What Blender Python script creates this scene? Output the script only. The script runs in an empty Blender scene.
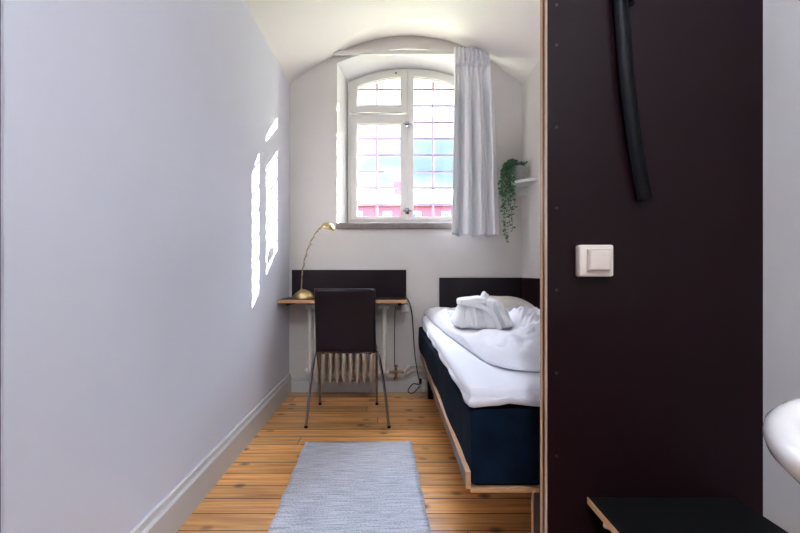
import bpy, bmesh, math, random
from mathutils import Vector, Matrix, noise
random.seed(7)
C = bpy.context.scene.collection
SC = bpy.context.scene
PI = math.pi

# ---------------------------------------------------------------- camera, sky, sun, exposure
F = 450.0                     # focal length in pixels of an 800 wide frame
cam_d = bpy.data.cameras.new('camera'); cam = bpy.data.objects.new('camera', cam_d); C.objects.link(cam)
cam_d.sensor_width = 36; cam_d.lens = 36*F/800
cam_d.shift_x = 10/800; cam_d.shift_y = 5.5/800
cam_d.clip_start = 0.02; cam_d.clip_end = 500
cam.location = (0, 0, 0.95); cam.rotation_euler = (PI/2, 0, 0)
SC.camera = cam

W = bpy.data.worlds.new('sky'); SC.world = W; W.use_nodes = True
nt = W.node_tree; nt.nodes.clear()
wo = nt.nodes.new('ShaderNodeOutputWorld'); bg = nt.nodes.new('ShaderNodeBackground')
tc = nt.nodes.new('ShaderNodeTexCoord'); mp = nt.nodes.new('ShaderNodeMapping'); mp.inputs['Scale'].default_value = (2, 2, 7)
nz = nt.nodes.new('ShaderNodeTexNoise'); nz.inputs['Scale'].default_value = 1.6; nz.inputs['Detail'].default_value = 5
cr = nt.nodes.new('ShaderNodeValToRGB')
cr.color_ramp.elements[0].position = .44; cr.color_ramp.elements[0].color = (.46, .68, 1.0, 1)
cr.color_ramp.elements[1].position = .60; cr.color_ramp.elements[1].color = (1.0, .98, 1.0, 1)
nt.links.new(tc.outputs['Generated'], mp.inputs['Vector']); nt.links.new(mp.outputs[0], nz.inputs['Vector'])
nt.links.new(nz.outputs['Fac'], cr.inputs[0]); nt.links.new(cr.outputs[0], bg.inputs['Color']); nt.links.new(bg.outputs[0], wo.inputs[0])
# brighter towards the upper sky than at the horizon
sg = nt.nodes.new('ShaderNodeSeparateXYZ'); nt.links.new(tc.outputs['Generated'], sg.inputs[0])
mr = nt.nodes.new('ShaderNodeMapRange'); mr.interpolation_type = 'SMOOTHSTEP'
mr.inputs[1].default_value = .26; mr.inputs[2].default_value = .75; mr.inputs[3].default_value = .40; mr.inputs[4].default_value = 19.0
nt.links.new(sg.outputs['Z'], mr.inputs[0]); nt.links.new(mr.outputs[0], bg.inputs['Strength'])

sun_d = bpy.data.lights.new('sun', 'SUN'); sun = bpy.data.objects.new('sun', sun_d); C.objects.link(sun)
sun_d.energy = 11; sun_d.angle = math.radians(.35); sun_d.color = (1, .95, .88)
sun.rotation_euler = Vector((-1, -1.0, -.64)).to_track_quat('-Z', 'Y').to_euler()
sun.location = (8, 12, 9)

pl_d = bpy.data.lights.new('window_portal', 'AREA'); pl = bpy.data.objects.new('window_portal', pl_d); C.objects.link(pl)
pl_d.shape = 'RECTANGLE'; pl_d.size = 1.15; pl_d.size_y = 1.45
pl.location = (.155, 4.22, 1.98); pl.rotation_euler = (-PI/2, 0, 0)
pl_d.cycles.is_portal = True

SC.view_settings.view_transform = 'Standard'; SC.view_settings.look = 'None'
SC.view_settings.gamma = 1.0; SC.view_settings.use_curve_mapping = False
SC.view_settings.exposure = 1.82

# ---------------------------------------------------------------- materials
def srgb(r, g, b):
    f = lambda c: (c/255/12.92) if c/255 <= .04045 else ((c/255+.055)/1.055)**2.4
    return (f(r), f(g), f(b), 1)

def mat(name, col, rough=.5, metal=0., bump=0., bscale=40., var=0., vscale=6., spec=.5, stretch=(1, 1, 1), coat=0., sheen=0., trans=0., coatr=.1):
    m = bpy.data.materials.new(name); m.use_nodes = True
    t = m.node_tree; p = t.nodes['Principled BSDF']; L = t.links
    c = srgb(*col)
    p.inputs['Base Color'].default_value = c; p.inputs['Roughness'].default_value = rough; p.inputs['Metallic'].default_value = metal
    p.inputs['Specular IOR Level'].default_value = spec
    if coat: p.inputs['Coat Weight'].default_value = coat; p.inputs['Coat Roughness'].default_value = coatr
    if sheen: p.inputs['Sheen Weight'].default_value = sheen
    if bump or var:
        tc = t.nodes.new('ShaderNodeTexCoord'); mp = t.nodes.new('ShaderNodeMapping'); mp.inputs['Scale'].default_value = stretch
        L.new(tc.outputs['Object'], mp.inputs['Vector'])
    if bump:
        n = t.nodes.new('ShaderNodeTexNoise'); n.inputs['Scale'].default_value = bscale; n.inputs['Detail'].default_value = 4
        L.new(mp.outputs[0], n.inputs['Vector'])
        b = t.nodes.new('ShaderNodeBump'); b.inputs['Strength'].default_value = bump; b.inputs['Distance'].default_value = .01
        L.new(n.outputs['Fac'], b.inputs['Height']); L.new(b.outputs[0], p.inputs['Normal'])
    if var:
        n2 = t.nodes.new('ShaderNodeTexNoise'); n2.inputs['Scale'].default_value = vscale; n2.inputs['Detail'].default_value = 5
        L.new(mp.outputs[0], n2.inputs['Vector'])
        r = t.nodes.new('ShaderNodeMapRange'); r.inputs[1].default_value = .3; r.inputs[2].default_value = .7
        r.inputs[3].default_value = 1-var; r.inputs[4].default_value = 1+var
        L.new(n2.outputs['Fac'], r.inputs[0])
        x = t.nodes.new('ShaderNodeVectorMath'); x.operation = 'SCALE'; x.inputs[0].default_value = c[:3]
        L.new(r.outputs[0], x.inputs['Scale']); L.new(x.outputs[0], p.inputs['Base Color'])
    return m

M = {}
M['wall'] = mat('white wall paint', (220, 216, 213), .58, bump=.12, bscale=9, var=.012, vscale=3)
M['wall_skylit'] = mat('white wall paint with daylight tint', (217, 218, 228), .58, bump=.12, bscale=9, var=.012, vscale=3)  # same paint, bluish daylight on the left wall put into its colour
M['wall_warmlit'] = mat('white wall paint with warm light tint', (216, 209, 203), .6, bump=.12, bscale=9, var=.012, vscale=3)  # same paint, warm light on back and right walls put into the colour
M['desk'] = mat('aubergine laminate', (29, 16, 21), .3, spec=.22)
M['ceil'] = mat('ceiling paint', (242, 236, 231), .8, bump=.10, bscale=6)
M['reveal'] = mat('reveal paint', (240, 239, 237), .7)
M['trim'] = mat('skirting paint', (206, 204, 203), .4)
M['winpaint'] = mat('window paint', (215, 210, 205), .4)
M['sill'] = mat('sill stone', (122, 110, 102), .5, var=.15, vscale=30)
M['dark'] = mat('dark laminate', (25, 12, 15), .3, spec=.12, bump=.015, bscale=5)
M['darkhead'] = mat('dark head laminate', (22, 13, 18), .4, spec=.3)
M['black'] = mat('black plastic', (6, 6, 7), .6, spec=.2)
M['blackshine'] = mat('black leather', (5, 5, 7), .4, spec=.12, bump=.15, bscale=60)
M['edge'] = mat('plywood edge', (196, 150, 108), .5, var=.12, vscale=30, stretch=(1, 1, 12))
M['edgepale'] = mat('pale plywood edge', (205, 172, 142), .5, var=.08, vscale=30)
M['railply'] = mat('grey stained board', (96, 82, 82), .4, var=.1, vscale=12)
M['chrome'] = mat('chrome', (150, 150, 156), .15, metal=1)
M['screw'] = mat('screw steel', (70, 64, 68), .4, metal=1)
M['brass'] = mat('brass', (190, 168, 122), .3, metal=1, bump=.03, bscale=30)
M['oldbrass'] = mat('valve brass', (150, 125, 90), .35, metal=1)
M['rad'] = mat('radiator enamel', (228, 222, 212), .35)
M['switch'] = mat('switch plastic', (206, 193, 182), .35)
M['white'] = mat('white plastic', (225, 222, 218), .35)
M['basin'] = mat('basin ceramic', (238, 232, 228), .12, coat=.5)
M['navy'] = mat('navy bed cloth', (11, 23, 37), .9, bump=.35, bscale=14, var=.5, vscale=9, spec=.08)
M['linen'] = mat('white linen', (232, 231, 238), .85, bump=.25, bscale=8, sheen=.1)
M['duvet'] = mat('white duvet', (235, 233, 240), .85, bump=.55, bscale=9, sheen=.1)
M['pillow'] = mat('pillow cloth', (228, 220, 214), .85, bump=.1, bscale=20)
M['darkpillow'] = mat('brown cushion cloth', (70, 56, 60), .9)
M['terry'] = mat('terry cloth', (244, 241, 240), .95, bump=.25, bscale=140, sheen=.3)
M['curtain'] = mat('curtain cloth', (240, 238, 240), .9, bump=.1, bscale=200)
M['pot'] = mat('grey pot', (160, 162, 162), .45, var=.15, vscale=20, stretch=(1, 1, .2))
M['soil'] = mat('soil', (40, 30, 24), .95, bump=.6, bscale=90)
M['leaf'] = mat('leaf green', (78, 124, 84), .5, var=.45, vscale=28)
M['stem'] = mat('stem green', (70, 96, 52), .6)
M['cable'] = mat('black cable', (20, 20, 22), .5)
M['iron'] = mat('iron bars', (112, 98, 126), .6)
M['brickout'] = mat('pale outer brick', (205, 182, 170), .85, bump=.3, bscale=60, var=.15, vscale=14)
M['ground'] = mat('ground outside', (120, 125, 90), .9, var=.2, vscale=1)
M['redwall'] = mat('red render', (98, 44, 58), .85, var=.06, vscale=.8)
M['roof'] = mat('pale roof', (150, 156, 175), .6, var=.08, vscale=1)
M['outwin'] = mat('outer window white', (220, 222, 230), .4)
M['outglass'] = mat('dark outer pane', (70, 80, 100), .1)
M['cornice'] = mat('cornice', (225, 215, 210), .7)

g = bpy.data.materials.new('window glass'); g.use_nodes = True; t = g.node_tree; t.nodes.clear()
o_ = t.nodes.new('ShaderNodeOutputMaterial'); tr = t.nodes.new('ShaderNodeBsdfTransparent'); gl = t.nodes.new('ShaderNodeBsdfGlossy')
gl.inputs['Roughness'].default_value = .02; fr = t.nodes.new('ShaderNodeFresnel'); fr.inputs[0].default_value = 1.45; mx = t.nodes.new('ShaderNodeMixShader')
tr.inputs[0].default_value = (.96, .97, .98, 1)
t.links.new(fr.outputs[0], mx.inputs[0]); t.links.new(tr.outputs[0], mx.inputs[1]); t.links.new(gl.outputs[0], mx.inputs[2]); t.links.new(mx.outputs[0], o_.inputs[0])
M['glass'] = g

def floor_mat():
    m = bpy.data.materials.new('pine floor'); m.use_nodes = True; t = m.node_tree; L = t.links; p = t.nodes['Principled BSDF']
    N = lambda k: t.nodes.new('ShaderNode'+k)
    def math_(op, a, b=None):
        n = N('Math'); n.operation = op
        for i, v in enumerate((a, b)):
            if v is None: continue
            if isinstance(v, (int, float)): n.inputs[i].default_value = v
            else: L.new(v, n.inputs[i])
        return n.outputs[0]
    tc = N('TexCoord'); sx = N('SeparateXYZ'); L.new(tc.outputs['Object'], sx.inputs[0])
    row = math_('DIVIDE', sx.outputs['Y'], .118); ri = math_('FLOOR', row); rf = math_('FRACT', row)
    wn = N('TexWhiteNoise'); wn.noise_dimensions = '1D'; L.new(ri, wn.inputs['W'])
    # plank ends: each row broken along X at a random offset, 1.7 m planks
    xo = math_('ADD', math_('DIVIDE', sx.outputs['X'], 1.7), math_('MULTIPLY', wn.outputs['Value'], 7.3)); xi = math_('FLOOR', xo); xf = math_('FRACT', xo)
    wn2 = N('TexWhiteNoise'); wn2.noise_dimensions = '2D'; cb = N('CombineXYZ'); L.new(ri, cb.inputs[0]); L.new(xi, cb.inputs[1]); L.new(cb.outputs[0], wn2.inputs['Vector'])
    # grain: stretched along X, shifted per plank
    cv = N('CombineXYZ'); L.new(math_('ADD', math_('MULTIPLY', sx.outputs['X'], 2.2), math_('MULTIPLY', wn2.outputs['Value'], 50)), cv.inputs[0])
    L.new(math_('MULTIPLY', sx.outputs['Y'], 34), cv.inputs[1])
    gr = N('TexNoise'); gr.inputs['Scale'].default_value = 1.3; gr.inputs['Detail'].default_value = 6; gr.inputs['Distortion'].default_value = .6; L.new(cv.outputs[0], gr.inputs['Vector'])
    ramp = N('ValToRGB'); e = ramp.color_ramp.elements
    e[0].position = .28; e[0].color = srgb(184, 116, 58); e[1].position = .68; e[1].color = srgb(246, 184, 112)
    L.new(gr.outputs['Fac'], ramp.inputs[0])
    # per plank tone
    tone = N('MapRange'); tone.inputs[3].default_value = .74; tone.inputs[4].default_value = 1.18; L.new(wn2.outputs['Value'], tone.inputs[0])
    sc = N('VectorMath'); sc.operation = 'SCALE'; L.new(ramp.outputs[0], sc.inputs[0]); L.new(tone.outputs[0], sc.inputs['Scale'])
    # knots
    vv = N('CombineXYZ'); L.new(math_('MULTIPLY', sx.outputs['X'], 6.5), vv.inputs[0]); L.new(math_('MULTIPLY', sx.outputs['Y'], 8.5), vv.inputs[1])
    vo = N('TexVoronoi'); vo.inputs['Scale'].default_value = 1.0; vo.inputs['Randomness'].default_value = 1; L.new(vv.outputs[0], vo.inputs['Vector'])
    vr = N('MapRange'); vr.inputs[1].default_value = .10; vr.inputs[2].default_value = .24; vr.inputs[3].default_value = 1; vr.inputs[4].default_value = 0; L.new(vo.outputs['Distance'], vr.inputs[0])
    km = N('MixRGB'); km.inputs[2].default_value = srgb(78, 38, 16); L.new(math_('MULTIPLY', vr.outputs[0], .85), km.inputs[0]); L.new(sc.outputs[0], km.inputs[1])
    # gaps between planks
    d1 = math_('MINIMUM', rf, math_('SUBTRACT', 1, rf)); g1 = math_('LESS_THAN', d1, .026)
    d2 = math_('MINIMUM', xf, math_('SUBTRACT', 1, xf)); g2 = math_('LESS_THAN', d2, .0012)
    gap = math_('MAXIMUM', g1, g2)
    gm = N('MixRGB'); gm.inputs[2].default_value = srgb(40, 20, 10); L.new(gap, gm.inputs[0]); L.new(km.outputs[0], gm.inputs[1])
    L.new(gm.outputs[0], p.inputs['Base Color'])
    p.inputs['Roughness'].default_value = .28; p.inputs['Specular IOR Level'].default_value = .5
    b = N('Bump'); b.inputs['Strength'].default_value = .5; b.inputs['Distance'].default_value = .002
    L.new(math_('SUBTRACT', math_('MULTIPLY', gr.outputs['Fac'], .25), gap), b.inputs['Height']); L.new(b.outputs[0], p.inputs['Normal'])
    return m
M['floor'] = floor_mat()

def rug_mat():
    m = bpy.data.materials.new('woven rug'); m.use_nodes = True; t = m.node_tree; L = t.links; p = t.nodes['Principled BSDF']
    N = lambda k: t.nodes.new('ShaderNode'+k)
    tc = N('TexCoord'); mp = N('Mapping'); mp.inputs['Scale'].default_value = (9, 130, 1); L.new(tc.outputs['Object'], mp.inputs[0])
    n = N('TexNoise'); n.inputs['Scale'].default_value = 1; n.inputs['Detail'].default_value = 3; L.new(mp.outputs[0], n.inputs['Vector'])
    mp2 = N('Mapping'); mp2.inputs['Scale'].default_value = (160, 160, 1); L.new(tc.outputs['Object'], mp2.inputs[0])
    n2 = N('TexNoise'); n2.inputs['Scale'].default_value = 1; L.new(mp2.outputs[0], n2.inputs['Vector'])
    mx = N('Math'); mx.operation = 'ADD'; L.new(n.outputs['Fac'], mx.inputs[0]); L.new(n2.outputs['Fac'], mx.inputs[1])
    r = N('ValToRGB'); r.color_ramp.elements[0].position = .36; r.color_ramp.elements[0].color = srgb(140, 140, 152)
    r.color_ramp.elements[1].position = .60; r.color_ramp.elements[1].color = srgb(208, 207, 212)
    h = N('Math'); h.operation = 'MULTIPLY'; h.inputs[1].default_value = .5; L.new(mx.outputs[0], h.inputs[0]); L.new(h.outputs[0], r.inputs[0])
    L.new(r.outputs[0], p.inputs['Base Color']); p.inputs['Roughness'].default_value = .95
    b = N('Bump'); b.inputs['Strength'].default_value = .6; b.inputs['Distance'].default_value = .003; L.new(h.outputs[0], b.inputs['Height']); L.new(b.outputs[0], p.inputs['Normal'])
    return m
M['rug'] = rug_mat()

# ---------------------------------------------------------------- mesh helpers
class MB:
    def __init__(s): s.bm = bmesh.new()
    def box(s, c, d, rz=0, bev=0., rot=None):
        r = bmesh.ops.create_cube(s.bm, size=1)
        vs = r['verts']
        R = rot if rot else Matrix.Rotation(rz, 4, 'Z')
        bmesh.ops.transform(s.bm, matrix=Matrix.Translation(c) @ R @ Matrix.Diagonal((*d, 1)), verts=vs)
        if bev:
            es = list({e for v in vs for e in v.link_edges})
            bmesh.ops.bevel(s.bm, geom=es, offset=bev, segments=3, profile=.5, affect='EDGES')
        return s
    def bb(s, x0, x1, y0, y1, z0, z1, bev=0.):
        return s.box(((x0+x1)/2, (y0+y1)/2, (z0+z1)/2), (x1-x0, y1-y0, z1-z0), bev=bev)
    def tube(s, pts, r, n=12, cap=True, close=False):
        pts = [Vector(p) for p in pts]; rs = r if isinstance(r, (list, tuple)) else [r]*len(pts)
        rings = []; up = None
        for i, p in enumerate(pts):
            a = pts[i-1] if i else (pts[-1] if close else pts[0]); b = pts[(i+1) % len(pts)] if (i < len(pts)-1 or close) else pts[-1]
            d = (b-a).normalized()
            if up is None:
                up = Vector((0, 0, 1)) if abs(d.z) < .9 else Vector((1, 0, 0))
            u = (up - d*up.dot(d)).normalized(); v = d.cross(u); up = u
            rings.append([s.bm.verts.new(p + (u*math.cos(2*PI*k/n)+v*math.sin(2*PI*k/n))*rs[i]) for k in range(n)])
        for i in range(len(rings)-(0 if close else 1)):
            A, B = rings[i], rings[(i+1) % len(rings)]
            for k in range(n): s.bm.faces.new((A[k], A[(k+1) % n], B[(k+1) % n], B[k]))
        if cap and not close:
            s.bm.faces.new(rings[0][::-1]); s.bm.faces.new(rings[-1])
        return s
    def lathe(s, prof, c=(0, 0, 0), n=40, sx=1, sy=1, rot=None):
        c = Vector(c); R = rot.to_3x3() if rot else Matrix.Identity(3); rings = []
        for r, z in prof:
            if r < 1e-6: rings.append([s.bm.verts.new(c + R @ Vector((0, 0, z)))])
            else: rings.append([s.bm.verts.new(c + R @ Vector((sx*r*math.cos(2*PI*k/n), sy*r*math.sin(2*PI*k/n), z))) for k in range(n)])
        for A, B in zip(rings, rings[1:]):
            for k in range(n):
                k2 = (k+1) % n
                f = [A[k if len(A) > 1 else 0]]
                if len(A) > 1: f.append(A[k2])
                if len(B) > 1: f += [B[k2], B[k]]
                else: f.append(B[0])
                if len(f) >= 3: s.bm.faces.new(f)
        return s
    def prism(s, poly, z0, z1):
        a = [s.bm.verts.new((x, y, z0)) for x, y in poly]; b = [s.bm.verts.new((x, y, z1)) for x, y in poly]
        s.bm.faces.new(a[::-1]); s.bm.faces.new(b); n = len(poly)
        for i in range(n): s.bm.faces.new((a[i], a[(i+1) % n], b[(i+1) % n], b[i]))
        return s
    def grid(s, P, nu, nv):            # P(i,j) -> point
        V = [[s.bm.verts.new(P(i, j)) for j in range(nv+1)] for i in range(nu+1)]
        for i in range(nu):
            for j in range(nv): s.bm.faces.new((V[i][j], V[i+1][j], V[i+1][j+1], V[i][j+1]))
        return V
    def build(s, name, m, parent=None, smooth=True, sub=0, solid=0., doubles=0.):
        if doubles: bmesh.ops.remove_doubles(s.bm, verts=s.bm.verts, dist=doubles)
        bmesh.ops.recalc_face_normals(s.bm, faces=s.bm.faces)
        me = bpy.data.meshes.new(name)
        if smooth:
            for f in s.bm.faces: f.smooth = True
            for e in s.bm.edges:
                if len(e.link_faces) == 2 and e.calc_face_angle(0) > math.radians(38): e.smooth = False
        s.bm.to_mesh(me); s.bm.free()
        me.materials.append(m)
        o = bpy.data.objects.new(name, me); C.objects.link(o)
        if solid:
            md = o.modifiers.new('solid', 'SOLIDIFY'); md.thickness = solid; md.offset = 0
        if sub:
            md = o.modifiers.new('sub', 'SUBSURF'); md.levels = sub; md.render_levels = sub
        if parent:
            o.parent = parent; o.location = -parent.location      # meshes are written in world coordinates
            if parent.parent: o.location = (0, 0, 0)
        return o

def tag(o, label=None, cat=None, group=None, kind=None):
    if label: o['label'] = label
    if cat: o['category'] = cat
    if group: o['group'] = group
    if kind: o['kind'] = kind
    return o
def thing(name, loc, label, cat, group=None):
    o = bpy.data.objects.new(name, None); C.objects.link(o); o.location = loc; o.empty_display_size = .05
    return tag(o, label, cat, group)
def struct(name, mb, m, **k): return tag(mb.build(name, m, **k), kind='structure')
def smooth01(a, b, x):
    t = max(0., min(1., (x-a)/(b-a))); return t*t*(3-2*t)
def catmull(P, n=10):
    P = [Vector(p) for p in P]; Q = [P[0]*2-P[1]]+P+[P[-1]*2-P[-2]]; out = []
    for i in range(1, len(Q)-2):
        a, b, c, d = Q[i-1:i+3]
        for k in range(n):
            t = k/n; out.append(.5*((2*b)+(c-a)*t+(2*a-5*b+4*c-d)*t*t+(3*b-a-3*c+d)*t**3))
    out.append(P[-1]); return out

# ---------------------------------------------------------------- setting
XL, XR, YB, YR = -.80, 1.05, 3.571, -1.3       # left, right, back (window) wall, rear wall
XE, YP = .9325, 1.125                          # entrance side wall, partition front face
MC, MH = .125, .925
MR = (MH**2+.328**2)/(2*.328)
def vault(x):
    dx = x-MC; return 2.77-MR+math.sqrt(max(0, MR*MR-dx*dx))
LR = (.62**2+.175**2)/(2*.175)
def ceil_z(x, y):
    m = vault(x); dx = x-.145
    if abs(dx) < .75:
        l = 2.825-LR+math.sqrt(LR*LR-dx*dx) - .16*(YB-y)
        return max(m, l)
    return m

struct('floor', MB().bb(XL, XR, YR, YB, -.1, 0), M['floor'], smooth=False)
struct('wall_left', MB().bb(XL-.3, XL, YR-.2, YB+.0, -.1, 2.9), M['wall_skylit'], smooth=False)
struct('wall_right', MB().bb(XR, XR+.3, YP+.06, YB, -.1, 2.9), M['wall_warmlit'], smooth=False)
struct('wall_entrance', MB().bb(XE, XR+.3, YR-.2, YP, .334, 2.9), M['wall'], smooth=False)
struct('wall_rear', MB().bb(XL, XE, YR-.2, YR, -.1, 2.9), M['wall'], smooth=False)
struct('trim_1', MB().bb(XE-.012, XR+.1, YR, YP, 0, .334), M['black'], smooth=False)
# vaulted ceiling, a heightfield with the lunette over the window
mb = MB(); NX, NY = 120, 120
def cp(i, j):
    x = XL-.02+(XR-XL+.04)*i/NX
    y = (YR-.1)+(2.9-YR+.1)*j/20 if j <= 20 else 2.9+(YB+.01-2.9)*(j-20)/(NY-20)
    return (x, y, ceil_z(x, y))
mb.grid(cp, NX, NY)
ce = struct('ceiling', mb, M['ceil']); md = ce.modifiers.new('s', 'SOLIDIFY'); md.thickness = .12
bm_ = ce.data
ce.modifiers['s'].offset = 1 if bm_.polygons[0].normal.z > 0 else -1

# window wall with an arched, splayed opening
def arch(cx, hw, zs, za, n=24):
    r = (hw*hw+(za-zs)**2)/(2*(za-zs)); out = []
    for i in range(n+1):
        x = cx-hw+2*hw*i/n; out.append((x, za-r+math.sqrt(r*r-(x-cx)**2)))
    return out
CX = .155
A0 = arch(CX, .575, 2.609, 2.722)      # inner face of the opening
A1 = arch(CX, .507, 2.527, 2.645)      # at the window frame
A2 = arch(CX, .60, 2.50, 2.655)        # outer opening
def wall_with_hole(mb, y, A, zb, x0, x1, ztop, z0=-.1):
    v = lambda x, z: mb.bm.verts.new((x, y, z))
    q = lambda a, b, c, d: mb.bm.faces.new((v(*a), v(*b), v(*c), v(*d)))
    xa, xb = A[0][0], A[-1][0]
    for s0, s1 in ((x0, xa), (xb, x1)):
        for k in range(14):
            u0 = s0+(s1-s0)*k/14; u1 = s0+(s1-s0)*(k+1)/14; q((u0, z0), (u1, z0), (u1, ztop(u1)), (u0, ztop(u0)))
    for (a, za), (b, zb_) in zip(A, A[1:]):
        q((a, z0), (b, z0), (b, zb), (a, zb)); q((a, za), (b, zb_), (b, ztop(b)), (a, ztop(a)))
def reveal(mb, y0, A, z0, y1, B, z1):
    P = [(A[0][0], z0)]+A+[(A[-1][0], z0)]; Q = [(B[0][0], z1)]+B+[(B[-1][0], z1)]
    V = [(mb.bm.verts.new((p[0], y0, p[1])), mb.bm.verts.new((q[0], y1, q[1]))) for p, q in zip(P, Q)]
    for a, b in zip(V, V[1:]+V[:1]): mb.bm.faces.new((a[0], b[0], b[1], a[1]))
mb = MB(); wall_with_hole(mb, YB, A0, 1.30, XL-.3, XR+.3, lambda x: min(ceil_z(min(max(x, XL), XR), YB)+.05, 2.9))
struct('wall_back', mb, M['wall_warmlit'], smooth=False, doubles=1e-5)
mb = MB(); reveal(mb, YB, A0, 1.30, 3.79, A1, 1.31)
struct('trim_2', mb, M['reveal'], doubles=1e-5)
mb = MB(); reveal(mb, 3.83, A2, 1.34, 4.15, A2, 1.32); wall_with_hole(mb, 4.15, A2, 1.32, -6, 7, lambda x: 6, -9)
wall_with_hole(mb, 3.83, A2, 1.34, -1.1, 1.4, lambda x: 3.0)
struct('wall_outer', mb, M['brickout'], smooth=False, doubles=1e-5)
struct('trim_3', MB().bb(-.425, .735, YB-.03, 3.765, 1.290, 1.336, bev=.004), M['sill'])
# the inner sill edge shows as a narrow stone band
# skirtings with a moulded top
def skirting(name, p0, p1, nrm, h=.148):
    mb = MB(); p0 = Vector((*p0, 0)); p1 = Vector((*p1, 0)); n = Vector((*nrm, 0))
    prof = [(0, 0), (.021, 0), (.021, h*.78), (.013, h*.86), (.011, h), (0, h)]
    a = [mb.bm.verts.new(p0+n*u+Vector((0, 0, w))) for u, w in prof]; b = [mb.bm.verts.new(p1+n*u+Vector((0, 0, w))) for u, w in prof]
    mb.bm.faces.new(a); mb.bm.faces.new(b[::-1])
    for i in range(len(prof)): mb.bm.faces.new((a[i], a[(i+1) % len(prof)], b[(i+1) % len(prof)], b[i]))
    return struct(name, mb, M['trim'], smooth=False)
skirting('baseboard_left', (XL, YR), (XL, YB), (1, 0))
skirting('baseboard_back', (XL, YB), (XR, YB), (0, -1), .115)
skirting('baseboard_right', (XR, YP+.06), (XR, YB), (-1, 0))
# door frame post at the near end of the left wall
struct('trim_4', MB().bb(XL, XL+.012, .0, .913, 0, 2.3, bev=.003), mat('door casing grey', (110, 110, 122), .5))
# door behind the camera
dr = struct('door_1', MB().bb(-.28, .62, YR, YR+.045, 0, 2.05, bev=.004), mat('entrance door dark', (40, 30, 32), .4))
MB().tube([(-.2, YR+.045, 1.0), (-.2, YR+.1, 1.0), (-.08, YR+.1, 1.0)], .009).build('door_handle', M['chrome'], dr)

# window: frame, sashes, glass
FY = 3.75
def offset_arch(A, d): # shrink an arch polyline inwards
    x0, x1 = A[0][0]+d, A[-1][0]-d; out = []
    n = 20
    for i in range(n+1):
        x = x0+(x1-x0)*i/n
        for (a, za), (b, zb) in zip(A, A[1:]):
            if a-1e-9 <= x <= b+1e-9: out.append((x, za+(zb-za)*(x-a)/(b-a)-d)); break
    return out
def ring(mb, y0, y1, P, Q):
    n = len(P); vs = [[mb.bm.verts.new((p[0], y, p[1])) for p in L] for y, L in ((y0, P), (y0, Q), (y1, P), (y1, Q))]
    for i in range(n):
        j = (i+1) % n
        mb.bm.faces.new((vs[0][i], vs[0][j], vs[1][j], vs[1][i])); mb.bm.faces.new((vs[2][i], vs[3][i], vs[3][j], vs[2][j]))
        mb.bm.faces.new((vs[0][i], vs[2][i], vs[2][j], vs[0][j])); mb.bm.faces.new((vs[1][i], vs[1][j], vs[3][j], vs[3][i]))
def at_arch(x, A=A1):
    for (a, za), (b, zb) in zip(A, A[1:]):
        if a-1e-9 <= x <= b+1e-9: return za+(zb-za)*(x-a)/(b-a)
    return A[0][1]
def panel_outline(x0, x1, z0, z1=None, d=0., n=16):
    """closed outline; top flat at z1 or following the window arch lowered by d"""
    P = [(x1, z0), (x0, z0)]
    for i in range(n+1):
        x = x0+(x1-x0)*i/n; P.append((x, z1 if z1 is not None else at_arch(x)-d))
    return P
wf = tag(bpy.data.objects.new('window_1', None), kind='structure'); C.objects.link(wf)
mb = MB(); xa, xb = A1[0][0]+.001, A1[-1][0]-.001
ring(mb, FY, FY+.09, panel_outline(xa, xb, 1.337, d=0), panel_outline(xa+.022, xb-.022, 1.385, d=.02))
ring(mb, FY+.04, FY+.09, panel_outline(xa-.13, xb+.13, 1.2, d=-.13), panel_outline(xa+.022, xb-.022, 1.385, d=.02))
mb.bb(CX-.034, CX+.010, FY+.03, FY+.08, 1.385, 2.62)
mb.build('window_frame', M['winpaint'], wf, smooth=False)
def sash(x0, x1, z0, z1, gx0, gx1, gz0, gz1, dtop=.022, gtop=.07):
    mb = MB(); ring(mb, FY-.012, FY+.022, panel_outline(x0, x1, z0, z1, dtop), panel_outline(gx0, gx1, gz0, gz1, gtop))
    ring(mb, FY+.004, FY+.016, panel_outline(gx0-.002, gx1+.002, gz0-.002, (gz1+.002) if gz1 else None, gtop-.002), panel_outline(gx0+.008, gx1-.008, gz0+.008, (gz1-.008) if gz1 else None, gtop+.008))
    o = mb.build('sash', M['winpaint'], wf, smooth=False)
    mb = MB(); P = panel_outline(gx0, gx1, gz0, gz1, gtop); mb.bm.faces.new([mb.bm.verts.new((x, FY+.012, z)) for x, z in P])
    gO = mb.build('pane', M['glass'], o, smooth=False); gO.location = (0, 0, 0)
    return o
XM = CX-.012
sash(-.327, XM-.002, 2.275, None, -.277, .095, 2.325, None)
sash(-.327, XM-.002, 1.383, 2.262, -.277, .095, 1.405, 2.183)
sash(XM+.003, .637, 1.383, None, .19, .588, 1.405, None)
for z in (2.172, 1.455):                                     # espagnolette latches at the meeting stiles
    mb = MB(); mb.box((XM, FY-.02, z), (.03, .012, .05), bev=.003).tube([(XM-.035, FY-.035, z), (XM, FY-.04, z+.004), (XM+.035, FY-.035, z)], [.005, .008, .005]).tube([(XM, FY-.01, z), (XM, FY-.045, z)], .006)
    mb.build('latch', M['chrome'], wf)
mb = MB(); mb.tube([(-.32, FY-.016, 2.268), (-.2, FY-.02, 2.262), (.1, FY-.02, 2.268)], .004, 8); mb.build('transom_seal', M['oldbrass'], wf)
for z in (2.0, 1.5, 2.4):
    MB().tube([(-.338, FY-.02, z-.035), (-.338, FY-.02, z+.035)], .007, 10).build('hinge', M['winpaint'], wf)
MB().box((.05, FY-.018, 2.60), (.02, .01, .014), bev=.002).build('window_catch', M['oldbrass'], wf)
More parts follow.
